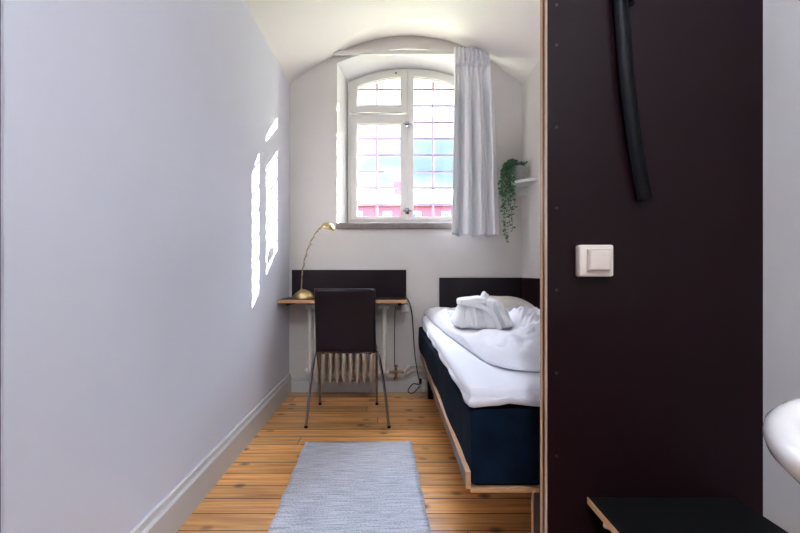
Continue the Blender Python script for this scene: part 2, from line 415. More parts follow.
# iron grating in the outer opening
gr = thing('window_grating', (CX, 4.0, 1.35), 'iron bar grating behind the arched window', 'grating')
BX = [-.1156, .133, .382, .60, -.335]
for x in BX:
    MB().tube([(x, 4.0, 1.325), (x, 4.0, at_arch(x, A2)+.01)], .0095, 8).build('bar', M['iron'], gr)
for k in range(9):
    z = 2.572-.1463*k
    MB().box((CX, 4.0, z), (1.03, .008, .017)).build('crossbar', M['iron'], gr)

# outside
struct('ground', MB().bb(-120, 120, 4.2, 200, -9.2, -9), M['ground'], smooth=False)
bd = thing('building', (0, 60, -9), 'red rendered building with white windows across the yard', 'building')
MB().bb(-30, 30, 60, 72, -9, 10.0).build('wall', M['redwall'], bd, smooth=False)
mb = MB()
a = [(-30.6, 59.4, 10.2), (30.6, 59.4, 10.2), (30.6, 66, 13.2), (-30.6, 66, 13.2), (30.6, 72.6, 10.2), (-30.6, 72.6, 10.2)]
v = [mb.bm.verts.new(p) for p in a]
for f in ((0, 1, 2, 3), (3, 2, 4, 5), (0, 3, 5), (1, 4, 2), (0, 5, 4, 1)): mb.bm.faces.new([v[i] for i in f])
mb.build('roof', M['roof'], bd, smooth=False)
MB().bb(-30.3, 30.3, 59.7, 60, 9.8, 10.2).build('cornice', M['cornice'], bd, smooth=False)
for x, top in ((1.0, 13.5),): MB().bb(x-.5, x+.5, 62.5, 63.6, 11, top).build('chimney', M['redwall'], bd, smooth=False)
for z in (8.2, 4.6, .8):
    for k in range(-5, 7):
        x = -.35+3.9*k
        w = MB().bb(x-.55, x+.55, 59.92, 60.0, z-.8, z+.8).build('window', M['outwin'], bd, smooth=False)
        p = MB().bb(x-.42, x-.04, 59.9, 59.95, z-.65, z+.65).bb(x+.04, x+.42, 59.9, 59.95, z-.65, z+.65).build('pane', M['outglass'], w, smooth=False)
        p.location = (0, 0, 0)

# ---------------------------------------------------------------- partition with switch, strap, shelf
pa = thing('partition_panel', (.66, YP, 0), 'tall dark brown laminate partition with plywood edges beside the bed', 'partition')
XP = .3925
MB().bb(XP+.0015, XE, YP, YP+.003, 0, 2.42).build('laminate', M['dark'], pa, smooth=False)
MB().bb(XP, XE, YP+.003, YP+.017, 0, 2.42).build('front_board', M['edgepale'], pa, smooth=False)
MB().bb(XP+.001, XE, YP+.0175, YP+.0355, 0, 2.42).build('core', M['darkhead'], pa, smooth=False)
MB().bb(XP, XE, YP+.036, YP+.052, 0, 2.42).build('back_board', M['edge'], pa, smooth=False)
MB().bb(XP+.002, XE, YP+.0522, YP+.055, 0, 2.42).build('rear_laminate', M['darkhead'], pa, smooth=False)
for y in (5, 45, 127, 208, 290, 373, 456):
    z = .95+(272-y)/400
    MB().lathe([(0, -.0006), (.0035, -.0006), (.0038, .001), (0, .001)], (XP+.024, YP-.0004, z), 12, rot=Matrix.Rotation(PI/2, 4, 'X')).build('screw', M['screw'], pa)

sw = thing('light_switch', (.5, YP, .98), 'square cream rocker light switch on the dark partition', 'light switch')
sx0, sz0 = (591.3-390)/400, .95+11/400
mb = MB(); mb.box((sx0+.001, YP-.014, sz0), (.084, .028, .078), bev=.005); mb.build('switch_plate', M['switch'], sw)
MB().box((sx0+.004, YP-.031, sz0+.001), (.056, .008, .054), bev=.002).build('switch_surround', mat('switch shade', (176, 164, 152), .4), sw)
MB().box((sx0+.004, YP-.034, sz0+.001), (.049, .012, .047), bev=.003, rot=Matrix.Rotation(.08, 4, 'X')).build('rocker', M['switch'], sw)

# strap hanging from a hook, two layers of the loop
hk = thing('coat_hook', (.6, YP, 1.62), 'small black knob hook at the top of the partition', 'hook')
hx, hz = .598, .95+271/400
MB().lathe([(0, 0), (.016, 0), (.016, .004), (.007, .008), (.006, .03), (.012, .034), (.012, .04), (0, .043)], (hx, YP, hz), 20, rot=Matrix.Rotation(PI/2, 4, 'X')).build('knob', M['black'], hk)
st = thing('strap', (.59, YP-.02, 1.62), 'long curved black strap hanging from the hook on the partition', 'strap')
ctr = [(612, -60), (615, -30), (618, 0), (621, 40), (624, 80), (628, 115), (632, 145), (637, 175), (642, 200)]
def sp(off, dy, w0):
    path = catmull([((x-390)/400+off, YP-dy, .95+(272-y)/400) for x, y in ctr], 8)
    return path
def strap_mb(off, dy, w, th, cup):
    P = sp(off, dy, w); mb = MB(); rings = []
    for i, p in enumerate(P):
        d = (P[min(i+1, len(P)-1)]-P[max(i-1, 0)]).normalized(); s = Vector((0, -1, 0)).cross(d).normalized()
        ring_ = []
        n = 9
        for k in range(n):
            t = -1+2*k/(n-1); ring_.append(p+s*(t*w/2)+Vector((0, -1, 0))*(cup*(1-t*t)+th))
        for k in range(n):
            t = 1-2*k/(n-1); ring_.append(p+s*(t*w/2)+Vector((0, -1, 0))*(cup*(1-t*t)))
        rings.append([mb.bm.verts.new(q) for q in ring_])
    for A, B in zip(rings, rings[1:]):
        for k in range(len(A)): mb.bm.faces.new((A[k], A[(k+1) % len(A)], B[(k+1) % len(B)], B[k]))
    mb.bm.faces.new(rings[0]); mb.bm.faces.new(rings[-1][::-1]); return mb
strap_mb(-.004, .016, .034, .004, .010).build('front_layer', M['blackshine'], st)
strap_mb(.010, .004, .026, .004, .004).build('rear_layer', M['blackshine'], st)

bn = thing('luggage_shelf', (.6, .8, 0), 'low black shelf with pale plywood edge in front of the partition', 'shelf')
MB().bb(.494, .86, .25, YP-.001, .372, .3875).build('shelf_top', M['black'], bn, smooth=False)
MB().bb(.4925, .494, .25, YP-.001, .3715, .3880).build('shelf_edge', M['edge'], bn, smooth=False)
for y in (.35, 1.05): MB().bb(.54, .83, y, y+.02, 0, .372).build('support', M['black'], bn, smooth=False)
MB().lathe([(0, 0), (.010, 0), (.010, .006), (0, .006)], (.4985, 1.03, .366), 14).build('pad', M['edgepale'], bn)

# wash basin on the entrance wall
wb = thing('wash_basin', (.61, .3, .8), 'white round-fronted ceramic wash basin on the right wall', 'wash basin')
bx, by, bz = .611, .303, .80
mb = MB()
prof = [(0, -.115), (.06, -.113), (.14, -.095), (.19, -.050), (.225, -.020), (.242, -.007), (.252, -.002), (.262, -.0005), (.270, -.003), (.2765, -.010), (.278, -.018), (.275, -.028), (.262, -.042), (.24, -.062), (.21, -.10), (.14, -.15), (.06, -.17), (0, -.172)]
mb.lathe(prof, (bx, by, bz), 96)
mb.build('bowl', M['basin'], wb)
MB().bb(bx+.22, XE, by-.23, by+.23, bz-.10, bz-.004, bev=.012).build('deck', M['basin'], wb)
mb = MB(); mb.tube([(XE-.09, by, bz-.01), (XE-.09, by, bz+.12)], .02).tube([(XE-.09, by, bz+.1), (XE-.15, by, bz+.12), (XE-.21, by, bz+.09)], .011).tube([(XE-.09, by, bz+.12), (XE-.09, by, bz+.135), (XE-.04, by, bz+.15)], .008)
mb.build('tap', M['chrome'], wb)

# ---------------------------------------------------------------- curtain and rail
cr_ = thing('curtain_rail', (.155, YB-.02, 2.67), 'thin white curtain rail under the vault above the window', 'curtain rail')
MB().bb(-.445, .80, YB-.055, YB-.03, 2.653, 2.685, bev=.003).build('rail', M['winpaint'], cr_)
for x in (-.43, .76): MB().bb(x-.012, x+.012, YB-.032, YB, 2.66, 2.68).build('bracket', M['winpaint'], cr_)
cu = thing('curtain', (.65, YB-.08, 1.25), 'pale grey pleated curtain drawn to the right side of the window', 'curtain')
nu, nv = 240, 70
zt, zb = 2.688, 1.232
def curt(i, j):
    u = i/nu; v = j/nv
    s = math.sin(PI*min(1, v*1.25)/2) if v < .8 else 1
    x0 = .497-.026*v; x1 = .765+.070*(v**.8)
    ph = u*2*PI
    top = math.sin(ph*8.5)*.014+math.sin(ph*17)*.003
    low = math.sin(ph*3.3+.5+.5*v)*.042+math.sin(ph*6.6+1.2+.8*v)*.011+.006*math.sin(ph*11+v*3)
    w = smooth01(.03, .30, v)
    pinch = math.exp(-((v-.085)/.035)**2)
    y = top*(1-w)*(1+.5*pinch)+low*w
    uu = u+.012*math.sin(ph*8.5*(1)+.4)*(1-w)+.02*math.sin(ph*3.3)*w
    x = x0+(x1-x0)*uu - .006*pinch*math.sin(ph)
    z = zt+(zb-zt)*v+(.006*math.sin(ph*3.3+1) if j == nv else 0)
    return (x, YB-.085-y-.012*math.sin(v*2.2)*w, z)
mb = MB(); mb.grid(curt, nu, nv); mb.build('drape', M['curtain'], cu, solid=.0025)
mb = MB(); mb.grid(lambda i, j: (lambda p: (p[0], p[1]-.004, p[2]))(curt(i, j*2+5)), nu, 1)
mb.build('pleat_tape', M['curtain'], cu, solid=.002)
for k in range(9):
    x = .505+.031*k; MB().tube([(x, YB-.06, 2.66), (x, YB-.075, 2.672)], .003, 6).build('glider', M['white'], cu)

# ---------------------------------------------------------------- corner shelf and plant
sh = thing('corner_shelf', (1.0, 3.4, 1.63), 'small white shelf with rounded front in the right corner', 'shelf')
Xs = lambda x, s: (x-390)/s
zsh = 1.625
poly = [(1.05, 3.571), (.955, 3.571)]+[tuple(p[:2]) for p in catmull([(.955, 3.571, 0), (.913, 3.46, 0), (.915, 3.37, 0), (.955, 3.275, 0), (1.05, 3.20, 0)], 6)][1:]
mb = MB(); mb.prism(poly, zsh-.022, zsh); mb.build('board', M['white'], sh, smooth=False)
mb = MB(); a = [(1.0, 3.571), (1.05, 3.571), (1.05, 3.42)]; mb.prism(a, zsh-.08, zsh-.0225); mb.build('bracket', M['white'], sh, smooth=False)
pp = thing('potted_plant', (.96, 3.42, zsh), 'trailing green ivy plant in a grey pot on the corner shelf', 'plant')
px, py = .975, 3.40
MB().lathe([(0, 0), (.036, 0), (.040, .004), (.054, .112), (.055, .118), (.051, .118), (.048, .10), (0, .10)], (px, py, zsh), 32).build('pot', M['pot'], pp)
MB().lathe([(0, .1), (.0475, .1), (.0475, .098), (0, .098)], (px, py, zsh), 24).build('soil', M['soil'], pp)
fm = MB(); sm = MB()
def leaf(mb, p, d, L):
    d = d.normalized(); s = d.cross(Vector((random.uniform(-1, 1), random.uniform(-1, 1), random.uniform(-1, 1)))).normalized(); n = s.cross(d)
    pts = [p, p+d*L*.35+s*L*.30-n*L*.05, p+d*L*.75+s*L*.24-n*L*.08, p+d*L-n*L*.16, p+d*L*.75-s*L*.24-n*L*.08, p+d*L*.35-s*L*.30-n*L*.05]
    c = mb.bm.verts.new(p+d*L*.45+n*L*.06); v = [mb.bm.verts.new(q) for q in pts]
    for i in range(6): mb.bm.faces.new((c, v[i], v[(i+1) % 6]))
for k in range(30):
    a = random.uniform(0, 2*PI); hang = random.random()
    if k < 19:   # strands trailing over the left front rim
        ex = px-random.uniform(.062, .145); ey = py-random.uniform(-.03, .07); zend = zsh+.1-random.uniform(.15, .55)*(1 if k % 3 else .55)
        if k in (2, 8): zend = zsh-.435
        P = catmull([(px-.02, py-.01, zsh+.10), (px-.045, ey*.4+py*.6, zsh+.155+random.uniform(-.02, .015)), (ex*.7+px*.3-.02, ey, zsh+.13), (ex, ey, zsh+.04), (ex+random.uniform(-.012, .02), ey, (zsh+zend)/2), (ex+random.uniform(-.02, .03), ey, zend)], 10)
    else:
        P = catmull([(px, py, zsh+.1), (px+.03*math.cos(a), py+.03*math.sin(a), zsh+.135), (px+.06*math.cos(a)-.02, py+.05*math.sin(a), zsh+.14+random.uniform(-.01, .02))], 6)
    sm.tube(P, .0012, 5)
    for i in range(2, len(P)):
        for q in range(2):
            d = Vector((random.uniform(-1, 1), random.uniform(-1, .8), random.uniform(-1, .5)))
            if random.random() < .56: leaf(fm, P[i]+d*.004, d, random.uniform(.016, .028))
sm.build('stems', M['stem'], pp); fm.build('foliage', M['leaf'], pp, smooth=False)

# ---------------------------------------------------------------- desk, radiator, pipes, outlets
DZ = .752; DY0 = 3.192
dk = thing('desk', (-.33, YB, 0), 'shallow wall-mounted desk board with dark backboard under the window', 'desk')
MB().bb(XL+.001, .112, DY0+.004, YB-.022, DZ-.022, DZ).build('desktop', M['desk'], dk, smooth=False)
MB().bb(XL+.001, .112, DY0, DY0+.004, DZ-.023, DZ+.0005).bb(.112, .116, DY0, YB-.022, DZ-.023, DZ+.0005).build('edge_band', M['edge'], dk, smooth=False)
MB().bb(-.775, .128, YB-.02, YB, DZ-.045, .967).build('backboard', M['desk'], dk, smooth=False)
for x in (-.74, -.33, .07): MB().bb(x-.012, x+.012, 3.25, YB-.021, DZ-.045, DZ-.022).build('bracket', M['black'], dk, smooth=False)

rd = thing('radiator', (-.33, 3.4, 0), 'cream cast-iron column radiator under the desk', 'radiator')
s_ = 450/3.36
for k in range(9):
    x = (316.5+6.85*k-390)/s_
    mb = MB()
    for y in (3.36, 3.42, 3.48):
        mb.tube([(x, y, .148), (x, y, .165), (x, y, .64), (x, y, .66)], [.010, .0165, .0165, .010], 12)
    for z in (.165, .64):
        mb.tube([(x, 3.35, z), (x, 3.49, z)], .016, 12).tube([(x-.027, 3.42, z+.02 if z < .3 else z), (x+.027, 3.42, z+.02 if z < .3 else z)], .021, 14)
    mb.tube([(x, 3.36, .12), (x, 3.36, .15)], [.004, .012], 8)
    mb.build('section', M['rad'], rd)
for x in ((309-390)/s_, (384.5-390)/s_):
    mb = MB(); sg = -1 if x < -.3 else 1
    mb.tube([(x, 3.40, .20), (x, 3.40, .70)], .0155, 14).tube([(x-sg*.045, 3.42, .195), (x+sg*.022, 3.42, .195)], .02, 14).tube([(x+sg*.02, 3.42, .195), (x+sg*.035, 3.42, .195)], .026, 12)
    mb.tube([(x-sg*.045, 3.42, .69), (x+sg*.03, 3.42, .69)], .02, 14)
    mb.build('end_column', M['rad'], rd)
for x in (-.5, -.16): MB().bb(x-.012, x+.012, 3.40, YB, .30, .33).build('bracket', M['rad'], rd)
vx = (396-390)/s_
mb = MB(); mb.tube([(vx-.06, 3.42, .19), (vx+.06, 3.42, .19)], .011).tube([(vx, 3.42, .15), (vx, 3.42, .245)], .009).box((vx, 3.42, .19), (.03, .03, .03), bev=.004).box((vx, 3.42, .235), (.03, .02, .012), bev=.003)
mb.tube([(vx, 3.42, .15), (vx, 3.42, .13)], .016)
mb.build('valve', M['oldbrass'], rd)
pi_ = thing('heating_pipes', (.2, YB, .19), 'pair of thin cream heating pipes running from the radiator valve behind the bed', 'pipes')
for z, y0 in ((.215, 3.42), (.175, 3.44)):
    MB().tube(catmull([(vx+.055, y0, .19 if z > .2 else .165), (vx+.10, 3.47, z), (vx+.16, 3.53, z), (.9, 3.53, z)], 8), .0065, 10).build('pipe', M['rad'], pi_)
# outlet under the desk
ou = thing('wall_socket', (.11, YB, .66), 'white wall socket under the right end of the desk', 'socket')
MB().box(((405-390)/126, YB-.02, .95-36/126), (.06, .04, .055), bev=.006).build('socket_body', M['white'], ou)
MB().box(((398.5-390)/126, YB-.035, .95-36/126), (.035, .05, .028), bev=.006).build('plug', mat('plug grey', (150, 146, 144), .4), ou)
oc = thing('floor_socket', (.28, YB-.02, .05), 'white socket box low on the skirting beside the bed', 'socket')
MB().box(((424-390)/127, YB-.04, .95-113/127), (.045, .038, .10), bev=.005).build('socket_body', M['white'], oc)
MB().box(((420-390)/127, YB-.065, .95-108/127), (.02, .02, .04), bev=.004).build('plug', M['black'], oc)
def pxp(x, y, Y): return ((x-390)*Y/450, Y, .95+(272-y)*Y/450)
tag(MB().tube(catmull([pxp(405, 296, 3.5), pxp(409, 302, 3.5), pxp(412, 314, 3.51), pxp(413.5, 335, 3.52), pxp(415, 355, 3.50), pxp(418, 375, 3.47), pxp(420, 384, 3.46), pxp(413, 384, 3.45), pxp(408, 391, 3.44), pxp(413, 393, 3.44), pxp(420, 386, 3.46)], 10), .0042, 8).build('power_cable', M['cable']), 'black power cable looping down the wall from desk to floor socket', 'cable')
tag(MB().tube(catmull([pxp(396, 306, 3.50), pxp(395, 312, 3.5), pxp(394.5, 340, 3.5), pxp(394.5, 360, 3.5), pxp(395, 372, 3.44)], 8), .003, 8).build('sensor_cable', M['cable']), 'thin dark cable hanging straight down beside the radiator valve', 'cable')

# desk lamp
lp = thing('desk_lamp', (-.62, 3.34, DZ), 'brass desk lamp with domed base and curved neck on the desk', 'lamp')
lx, ly = -.640, 3.34; ls = 450/ly
mb = MB(); mb.lathe([(0, 0), (.083, 0), (.085, .006), (.080, .020), (.062, .042), (.038, .058), (.016, .066), (.010, .07), (0, .07)], (lx, ly, DZ), 48, sy=.8); mb.build('base', M['brass'], lp)
neck = [((x-390)/ls, ly, .95+(272-y)/ls) for x, y in ((301.5, 292), (301.7, 280), (302.8, 268), (306, 254), (311, 241), (317, 231), (321, 227))]
NP = catmull(neck, 10)
MB().tube(NP, .0042, 10).build('neck', M['brass'], lp)
MB().tube([p+Vector((.004, -.004, 0))+Vector((math.cos(i*.9), math.sin(i*.9), 0))*.0055 for i, p in enumerate(NP[8:-4])], .002, 6).build('cord', M['cable'], lp)
MB().lathe([(.006, -.006), (.014, 0), (.012, .02), (.006, .024)], neck[0], 16).build('collar', M['brass'], lp)
R = Matrix.Rotation(math.radians(-18), 4, 'Y').inverted()
hp = Vector(((327.5-390)/ls, ly, .95+(272-229)/ls))
mb = MB(); prof = [(.052*math.cos(a*PI/2/10), .050*math.sin(a*PI/2/10)) for a in range(10)]+[(0, .05)]
inn = [(.049*math.cos(a*PI/2/10), .047*math.sin(a*PI/2/10)) for a in range(10)]+[(0, .047)]
mb.lathe(prof, hp, 36, rot=R, sy=.9); mb.lathe(inn, hp, 36, rot=R, sy=.9); mb.lathe([(.049, 0), (.052, 0)], hp, 36, rot=R, sy=.9); mb.build('lamp_shade', M['brass'], lp, doubles=1e-5)
MB().tube([NP[-1]+Vector((-.01, 0, -.02)), NP[-1]+Vector((.012, 0, .004)), hp+Vector((0, 0, .045))], .006, 8).build('joint', M['brass'], lp)
MB().lathe([(0, .04), (.012, .04), (.018, .018), (.012, .006), (0, .003)], hp, 16, rot=R).build('bulb', M['white'], lp)
MB().tube([NP[38], NP[38]+Vector((.02, -.006, -.01))], .0035, 8).build('adjuster', M['brass'], lp)

# ---------------------------------------------------------------- chair
ch = thing('chair', (-.28, 2.9, 0), 'dark plywood chair with chrome legs facing the desk', 'chair')
def bk(i, j):
    u = -1+2*i/16; v = j/20
    z = .462+.388*v; y = 2.735-.075*v+.03*(1-u*u)*(.3+.7*v)
    w = .183-.004*v
    return (-.268+u*w, y, z)
def shell(P, nu, nv, th, rad):
    mb = MB(); V = mb.grid(P, nu, nv); return mb
mb = MB(); mb.grid(bk, 16, 20); mb.build('backrest', M['desk'], ch, solid=.011)
def st_(i, j):
    u = -1+2*i/16; v = j/20
    y = 2.735+.40*v; z = .462-.030*math.sin(PI*min(v*1.0, 1))*.7+.012*(u*u)-.03*smooth01(.85, 1, v)
    return (-.268-.02*v+u*(.183+.012*math.sin(PI*v)), y, z)
mb = MB(); mb.grid(st_, 16, 20); mb.build('seat', M['desk'], ch, solid=.011)
for sx, fx, bxx in ((-1, -.500, -.512), (1, -.094, -.006)):
    tx = -.268+sx*.195
    MB().tube(catmull([(bxx, 2.742, .006), (bxx*.55+tx*.45, 2.765, .25), (tx+sx*.004, 2.78, .43), (tx-sx*.012, 2.80, .452), (tx-sx*.05, 2.83, .446)], 8), .0085, 12).build('leg', M['chrome'], ch)
    MB().tube(catmull([(fx, 3.22, .006), (fx, 3.17, .25), (fx+sx*.0, 3.08, .425), (fx-sx*.012, 3.05, .44), (fx-sx*.04, 3.0, .438)], 8), .0085, 12).build('leg', M['chrome'], ch)
    MB().tube([(bxx, 2.742, 0), (bxx, 2.742, .014)], .011, 12).build('foot_cap', M['black'], ch)
    MB().tube([(fx, 3.22, 0), (fx, 3.22, .014)], .011, 12).build('foot_cap', M['black'], ch)
    MB().tube([(tx-sx*.05, 2.80, .446), (fx-sx*.045, 3.02, .436)], .009, 10).build('seat_rail', M['chrome'], ch)
MB().tube([(-.41, 2.83, .445), (-.13, 2.83, .445)], .008, 10).build('seat_rail', M['chrome'], ch)

# ---------------------------------------------------------------- rug
rg = MB()
Lr = 2.05
def rgp(i, j):
    u = i/24; v = j/90
    x = -.295+.295*(2*u-1)+.0025*math.sin(v*60+u*2); y = -Lr*v+(.004*math.sin(u*20) if j in (0,) else 0)
    return (x+.295, y, .006+.0018*math.sin(x*6+y*5)+(.001*noise.noise(Vector((x*6, y*6, 0)))))
rg.grid(rgp, 24, 90)
r_ = rg.build('rug', M['rug'], solid=.006); r_.location = (-.472+.292+.006, 2.5, 0); r_.rotation_euler = (0, 0, math.radians(1.7))
tag(r_, 'light grey woven runner rug on the pine floor', 'rug')

# ---------------------------------------------------------------- bed
BX0, BX1, BY0, BY1 = .234, 1.04, 1.393, 3.545
bd = thing('bed', (.64, 2.45, 0), 'single bed frame of plywood boards with dark headboard along the right wall', 'bed')
MB().bb(BX0+.003, BX0+.0155, BY0, BY1, .280, .3285).build('side_rail', M['railply'], bd, smooth=False)
MB().bb(BX0, BX0+.0155, BY0, BY1, .3285, .332).bb(BX0+.0, BX0+.0155, BY0-.002, BY0, .280, .332).build('rail_edge', M['edge'], bd, smooth=False)
MB().bb(BX1-.0155, BX1, BY0, BY1, .280, .332).build('side_rail', M['railply'], bd, smooth=False)
MB().bb(BX0+.016, BX1-.016, BY0+.004, BY1-.01, .265, .2795).build('base_board', M['edge'], bd, smooth=False)
MB().bb(.39, 1.0495, YB-.024, YB-.002, .25, .905).build('headboard', M['darkhead'], bd, smooth=False)
MB().bb(1.0405, 1.0495, 1.25, YB-.025, .25, .905).build('side_board', M['dark'], bd, smooth=False)
for x0, x1, y0, y1 in ((.452, .56, BY0+.02, BY0+.038), (.78, .89, BY0+.02, BY0+.038), (.285, .325, 3.36, 3.40), (.92, .96, 3.36, 3.40)):
    m_ = M['railply'] if y0 < 2 else M['black']
    lg = MB().bb(x0, x1, y0, y1, 0, .2645).build('leg', m_, bd, smooth=False)
    if y0 < 2:
        e_ = MB().bb(x0-.003, x0-.0003, y0, y1, 0, .2645).build('leg_edge', M['edge'], lg, smooth=False); e_.location = (0, 0, 0)

def cushion(x0, x1, y0, y1, z0, z1, r, f=None, n=(60, 120, 8), amp=0., sc=4.):
    """rounded box as a closed mesh with wrinkles"""
    mb = MB(); bmesh.ops.create_cube(mb.bm, size=2)
    bmesh.ops.subdivide_edges(mb.bm, edges=mb.bm.edges, cuts=31, use_grid_fill=True)
    cx, cy, cz = (x0+x1)/2, (y0+y1)/2, (z0+z1)/2; hx, hy, hz = (x1-x0)/2, (y1-y0)/2, (z1-z0)/2
    for v in mb.bm.verts:
        p = Vector((v.co.x*hx, v.co.y*hy, v.co.z*hz))
        q = Vector((max(-hx+r, min(hx-r, p.x)), max(-hy+r, min(hy-r, p.y)), max(-hz+min(r, hz*.98), min(hz-min(r, hz*.98), p.z))))
        d = p-q
        if d.length > 1e-6: p = q+d.normalized()*min(r, d.length) if d.length > r else p
        w = p+Vector((cx, cy, cz))
        if f: w = f(w)
        if amp:
            k = noise.noise(w*sc)*amp+noise.noise(w*sc*2.3)*amp*.5
            w = w+Vector((k*.4*math.copysign(1, p.x), k*.4*math.copysign(1, p.y), k if p.z > 0 else 0))
        v.co = w
    return mb
# navy covered mattress inside the frame
def nf(w):
    t = (.52-w.z)/.24
    if w.x < BX0+.1: w = w+Vector((.010*math.sin(w.y*9)*t*(1-t)*2-.004, 0, 0))
    if w.x < BX0+.1 and w.z > .333: w = w+Vector((-.026*smooth01(1.6, 3.2, w.y)*smooth01(.335, .38, w.z), 0, 0))
    return w
tag(cushion(BX0+.0165, BX1-.017, BY0+.006, BY1-.02, .2805, .528, .02, nf, amp=.004, sc=9).build('mattress', M['navy']), 'dark navy cloth covered mattress in the bed frame', 'mattress')
# white sheeted topper mattress
def tf(w):
    if w.y > 3.2: w = w+Vector((0, 0, .02*smooth01(3.2, 3.5, w.y)))
    if w.z < .56 and w.x < .35: w = w+Vector((-.005+.004*math.sin(w.y*17), 0, -.006+.003*math.sin(w.y*11+1)))
    if w.z < .56 and w.y < 1.5: w = w+Vector((0, -.004+.003*math.sin(w.x*30), .006*math.sin(w.x*23)))
    return w
tag(cushion(.243, BX1-.006, BY0-.006, BY1-.025, .5285, .600, .032, tf, amp=.006, sc=7).build('mattress_topper', M['linen']), 'thin white sheeted topper lying on the navy mattress', 'mattress topper')

# duvet: folded heap with edge running from the far left to the near right
edge_pts = [(3.50, .262), (3.2, .285), (2.8, .300), (2.4, .318), (2.1, .338), (1.9, .352), (1.75, .362), (1.66, .38), (1.58, .43), (1.54, .50), (1.50, .62), (1.48, .8), (1.47, 1.0)]
def ex(y):
    if y >= edge_pts[0][0]: return edge_pts[0][1]
    for (ya, xa), (yb, xb) in zip(edge_pts, edge_pts[1:]):
        if yb <= y <= ya: return xa+(xb-xa)*(y-ya)/(yb-ya)
    return 9
def dist_edge(x, y):
    d = 9
    for (a, b) in zip(edge_pts, edge_pts[1:]):
        A = Vector((a[1], a[0])); B = Vector((b[1], b[0])); P = Vector((x, y)); t = max(0, min(1, (P-A).dot(B-A)/(B-A).length_squared)); d = min(d, (P-A-(B-A)*t).length)
    inside = x > ex(y) and y > 1.47
    return d if inside else -d
def fold(x, y, px_, py_, ang, w, amp, L):
    """one soft ridge starting at a point, running along ang, fading after L"""
    dx, dy = x-px_, y-py_; c, s = math.cos(ang), math.sin(ang)
    a = dx*c+dy*s; b = -dx*s+dy*c+.03*math.sin(a*9)
    return amp*math.exp(-(b/w)**2)*smooth01(-.05, .08, a)*(1-smooth01(L*.6, L, a))
ridges = []
for k in range(11):    # pleats fanning out to the right near the foot
    ridges.append((.52+.012*k, 1.60+.07*k, math.radians(12+6*k), .013, .042+.014*(k % 2), .7))
rr = random.Random(11)
for k in range(16):
    ridges.append((rr.uniform(.32, .62), rr.uniform(1.75, 3.0), math.radians(rr.uniform(45, 125)), rr.uniform(.012, .028), rr.uniform(.024, .046), rr.uniform(.3, .8)))
ridges.append((.37, 1.80, math.radians(98), .03, .04, 1.3)); ridges.append((.47, 1.66, math.radians(104), .03, .045, .9)); ridges.append((.60, 1.9, math.radians(110), .035, .04, .8))
def dz(x, y, d):
    T = .068*(1-math.exp(-d/.022))+.036*smooth01(.05, .40, x-.35)*smooth01(1.5, 1.9, y)*(1-.9*smooth01(2.5, 3.1, y))
    h = T; env = smooth01(.0, .07, d)
    e_ = 0
    for q in ridges: e_ += fold(x, y, *q)
    h += env*.048*(1-math.exp(-e_/.052))
    h += env*(.022*noise.noise(Vector((x*6, y*4, 1)))+.014*noise.noise(Vector((x*15, y*9, 4)))+.005*noise.noise(Vector((x*34, y*22, 2))))
    px_, py_ = x-.46, y-2.40; rad = math.hypot(px_, py_); th = math.atan2(py_, px_)
    fanw = smooth01(-1.5, -1.25, th)*(1-smooth01(-.35, -.1, th))*smooth01(.12, .30, rad)*(1-smooth01(.75, 1.0, rad))
    h += env*fanw*(.011*(1-abs(math.sin(th*10+1.2*math.sin(rad*5))))**.7*2-.008)
    rw = smooth01(.29, .35, x)*(1-smooth01(.61, .68, x))*smooth01(1.80, 2.20, y)*(1-smooth01(2.50, 2.60, y))   # pressed flat under the robe
    h = h*(1-rw)+.040*rw
    h -= env*.050*math.exp(-(((x-.425)/.016)**2+((y-1.70)/.022)**2))
    return max(h, .004)
EC = catmull([(x, y, 0) for y, x in edge_pts[:-1]]+[(1.03, 1.475, 0)], 24)
acc = [0]
for a_, b_ in zip(EC, EC[1:]): acc.append(acc[-1]+(b_-a_).length)
def E(v):
    t = v*acc[-1]
    for i in range(len(acc)-1):
        if t <= acc[i+1]+1e-9: return EC[i].lerp(EC[i+1], (t-acc[i])/(acc[i+1]-acc[i]))
    return EC[-1]
NV, NU = 300, 130
def grid_xy(i, j):
    v = j/NV; e = E(v); g_ = Vector((1.034, 3.02-(3.02-1.49)*v, 0)); u = (i/NU)**1.5
    return e.lerp(g_, u)
mb = MB()
def dtop(i, j):
    p = grid_xy(i, j); d = (p-E(j/NV)).length
    dd = min([d]+[(p-EC[k]).length for k in range(0, len(EC), 6)])
    far = smooth01(0, .09, (p-E(0)).length if False else abs((p-E(0)).cross((grid_xy(NU, 0)-E(0)).normalized()).z))
    base = .602+.02*smooth01(3.2, 3.5, p.y)
    return (p.x, p.y, base+.014+dz(p.x, p.y, dd)*(.35+.65*far))
Vt = mb.grid(dtop, NU, NV)
Vb = mb.grid(lambda i, j: (lambda p: (p.x, p.y, .608+.02*smooth01(3.2, 3.5, p.y)))(grid_xy(i, j)), NU, NV)
for i in range(NU):
    for j in (0, NV): mb.bm.faces.new((Vt[i][j], Vt[i+1][j], Vb[i+1][j], Vb[i][j]))
for j in range(NV):
    for i in (0, NU): mb.bm.faces.new((Vt[i][j], Vt[i][j+1], Vb[i][j+1], Vb[i][j]))
dv = mb.build('duvet', M['duvet'])
mdf = dv.modifiers.new('smooth', 'SMOOTH'); mdf.factor = .5; mdf.iterations = 1
tag(dv, 'rumpled white duvet folded in waves over the bed', 'duvet')

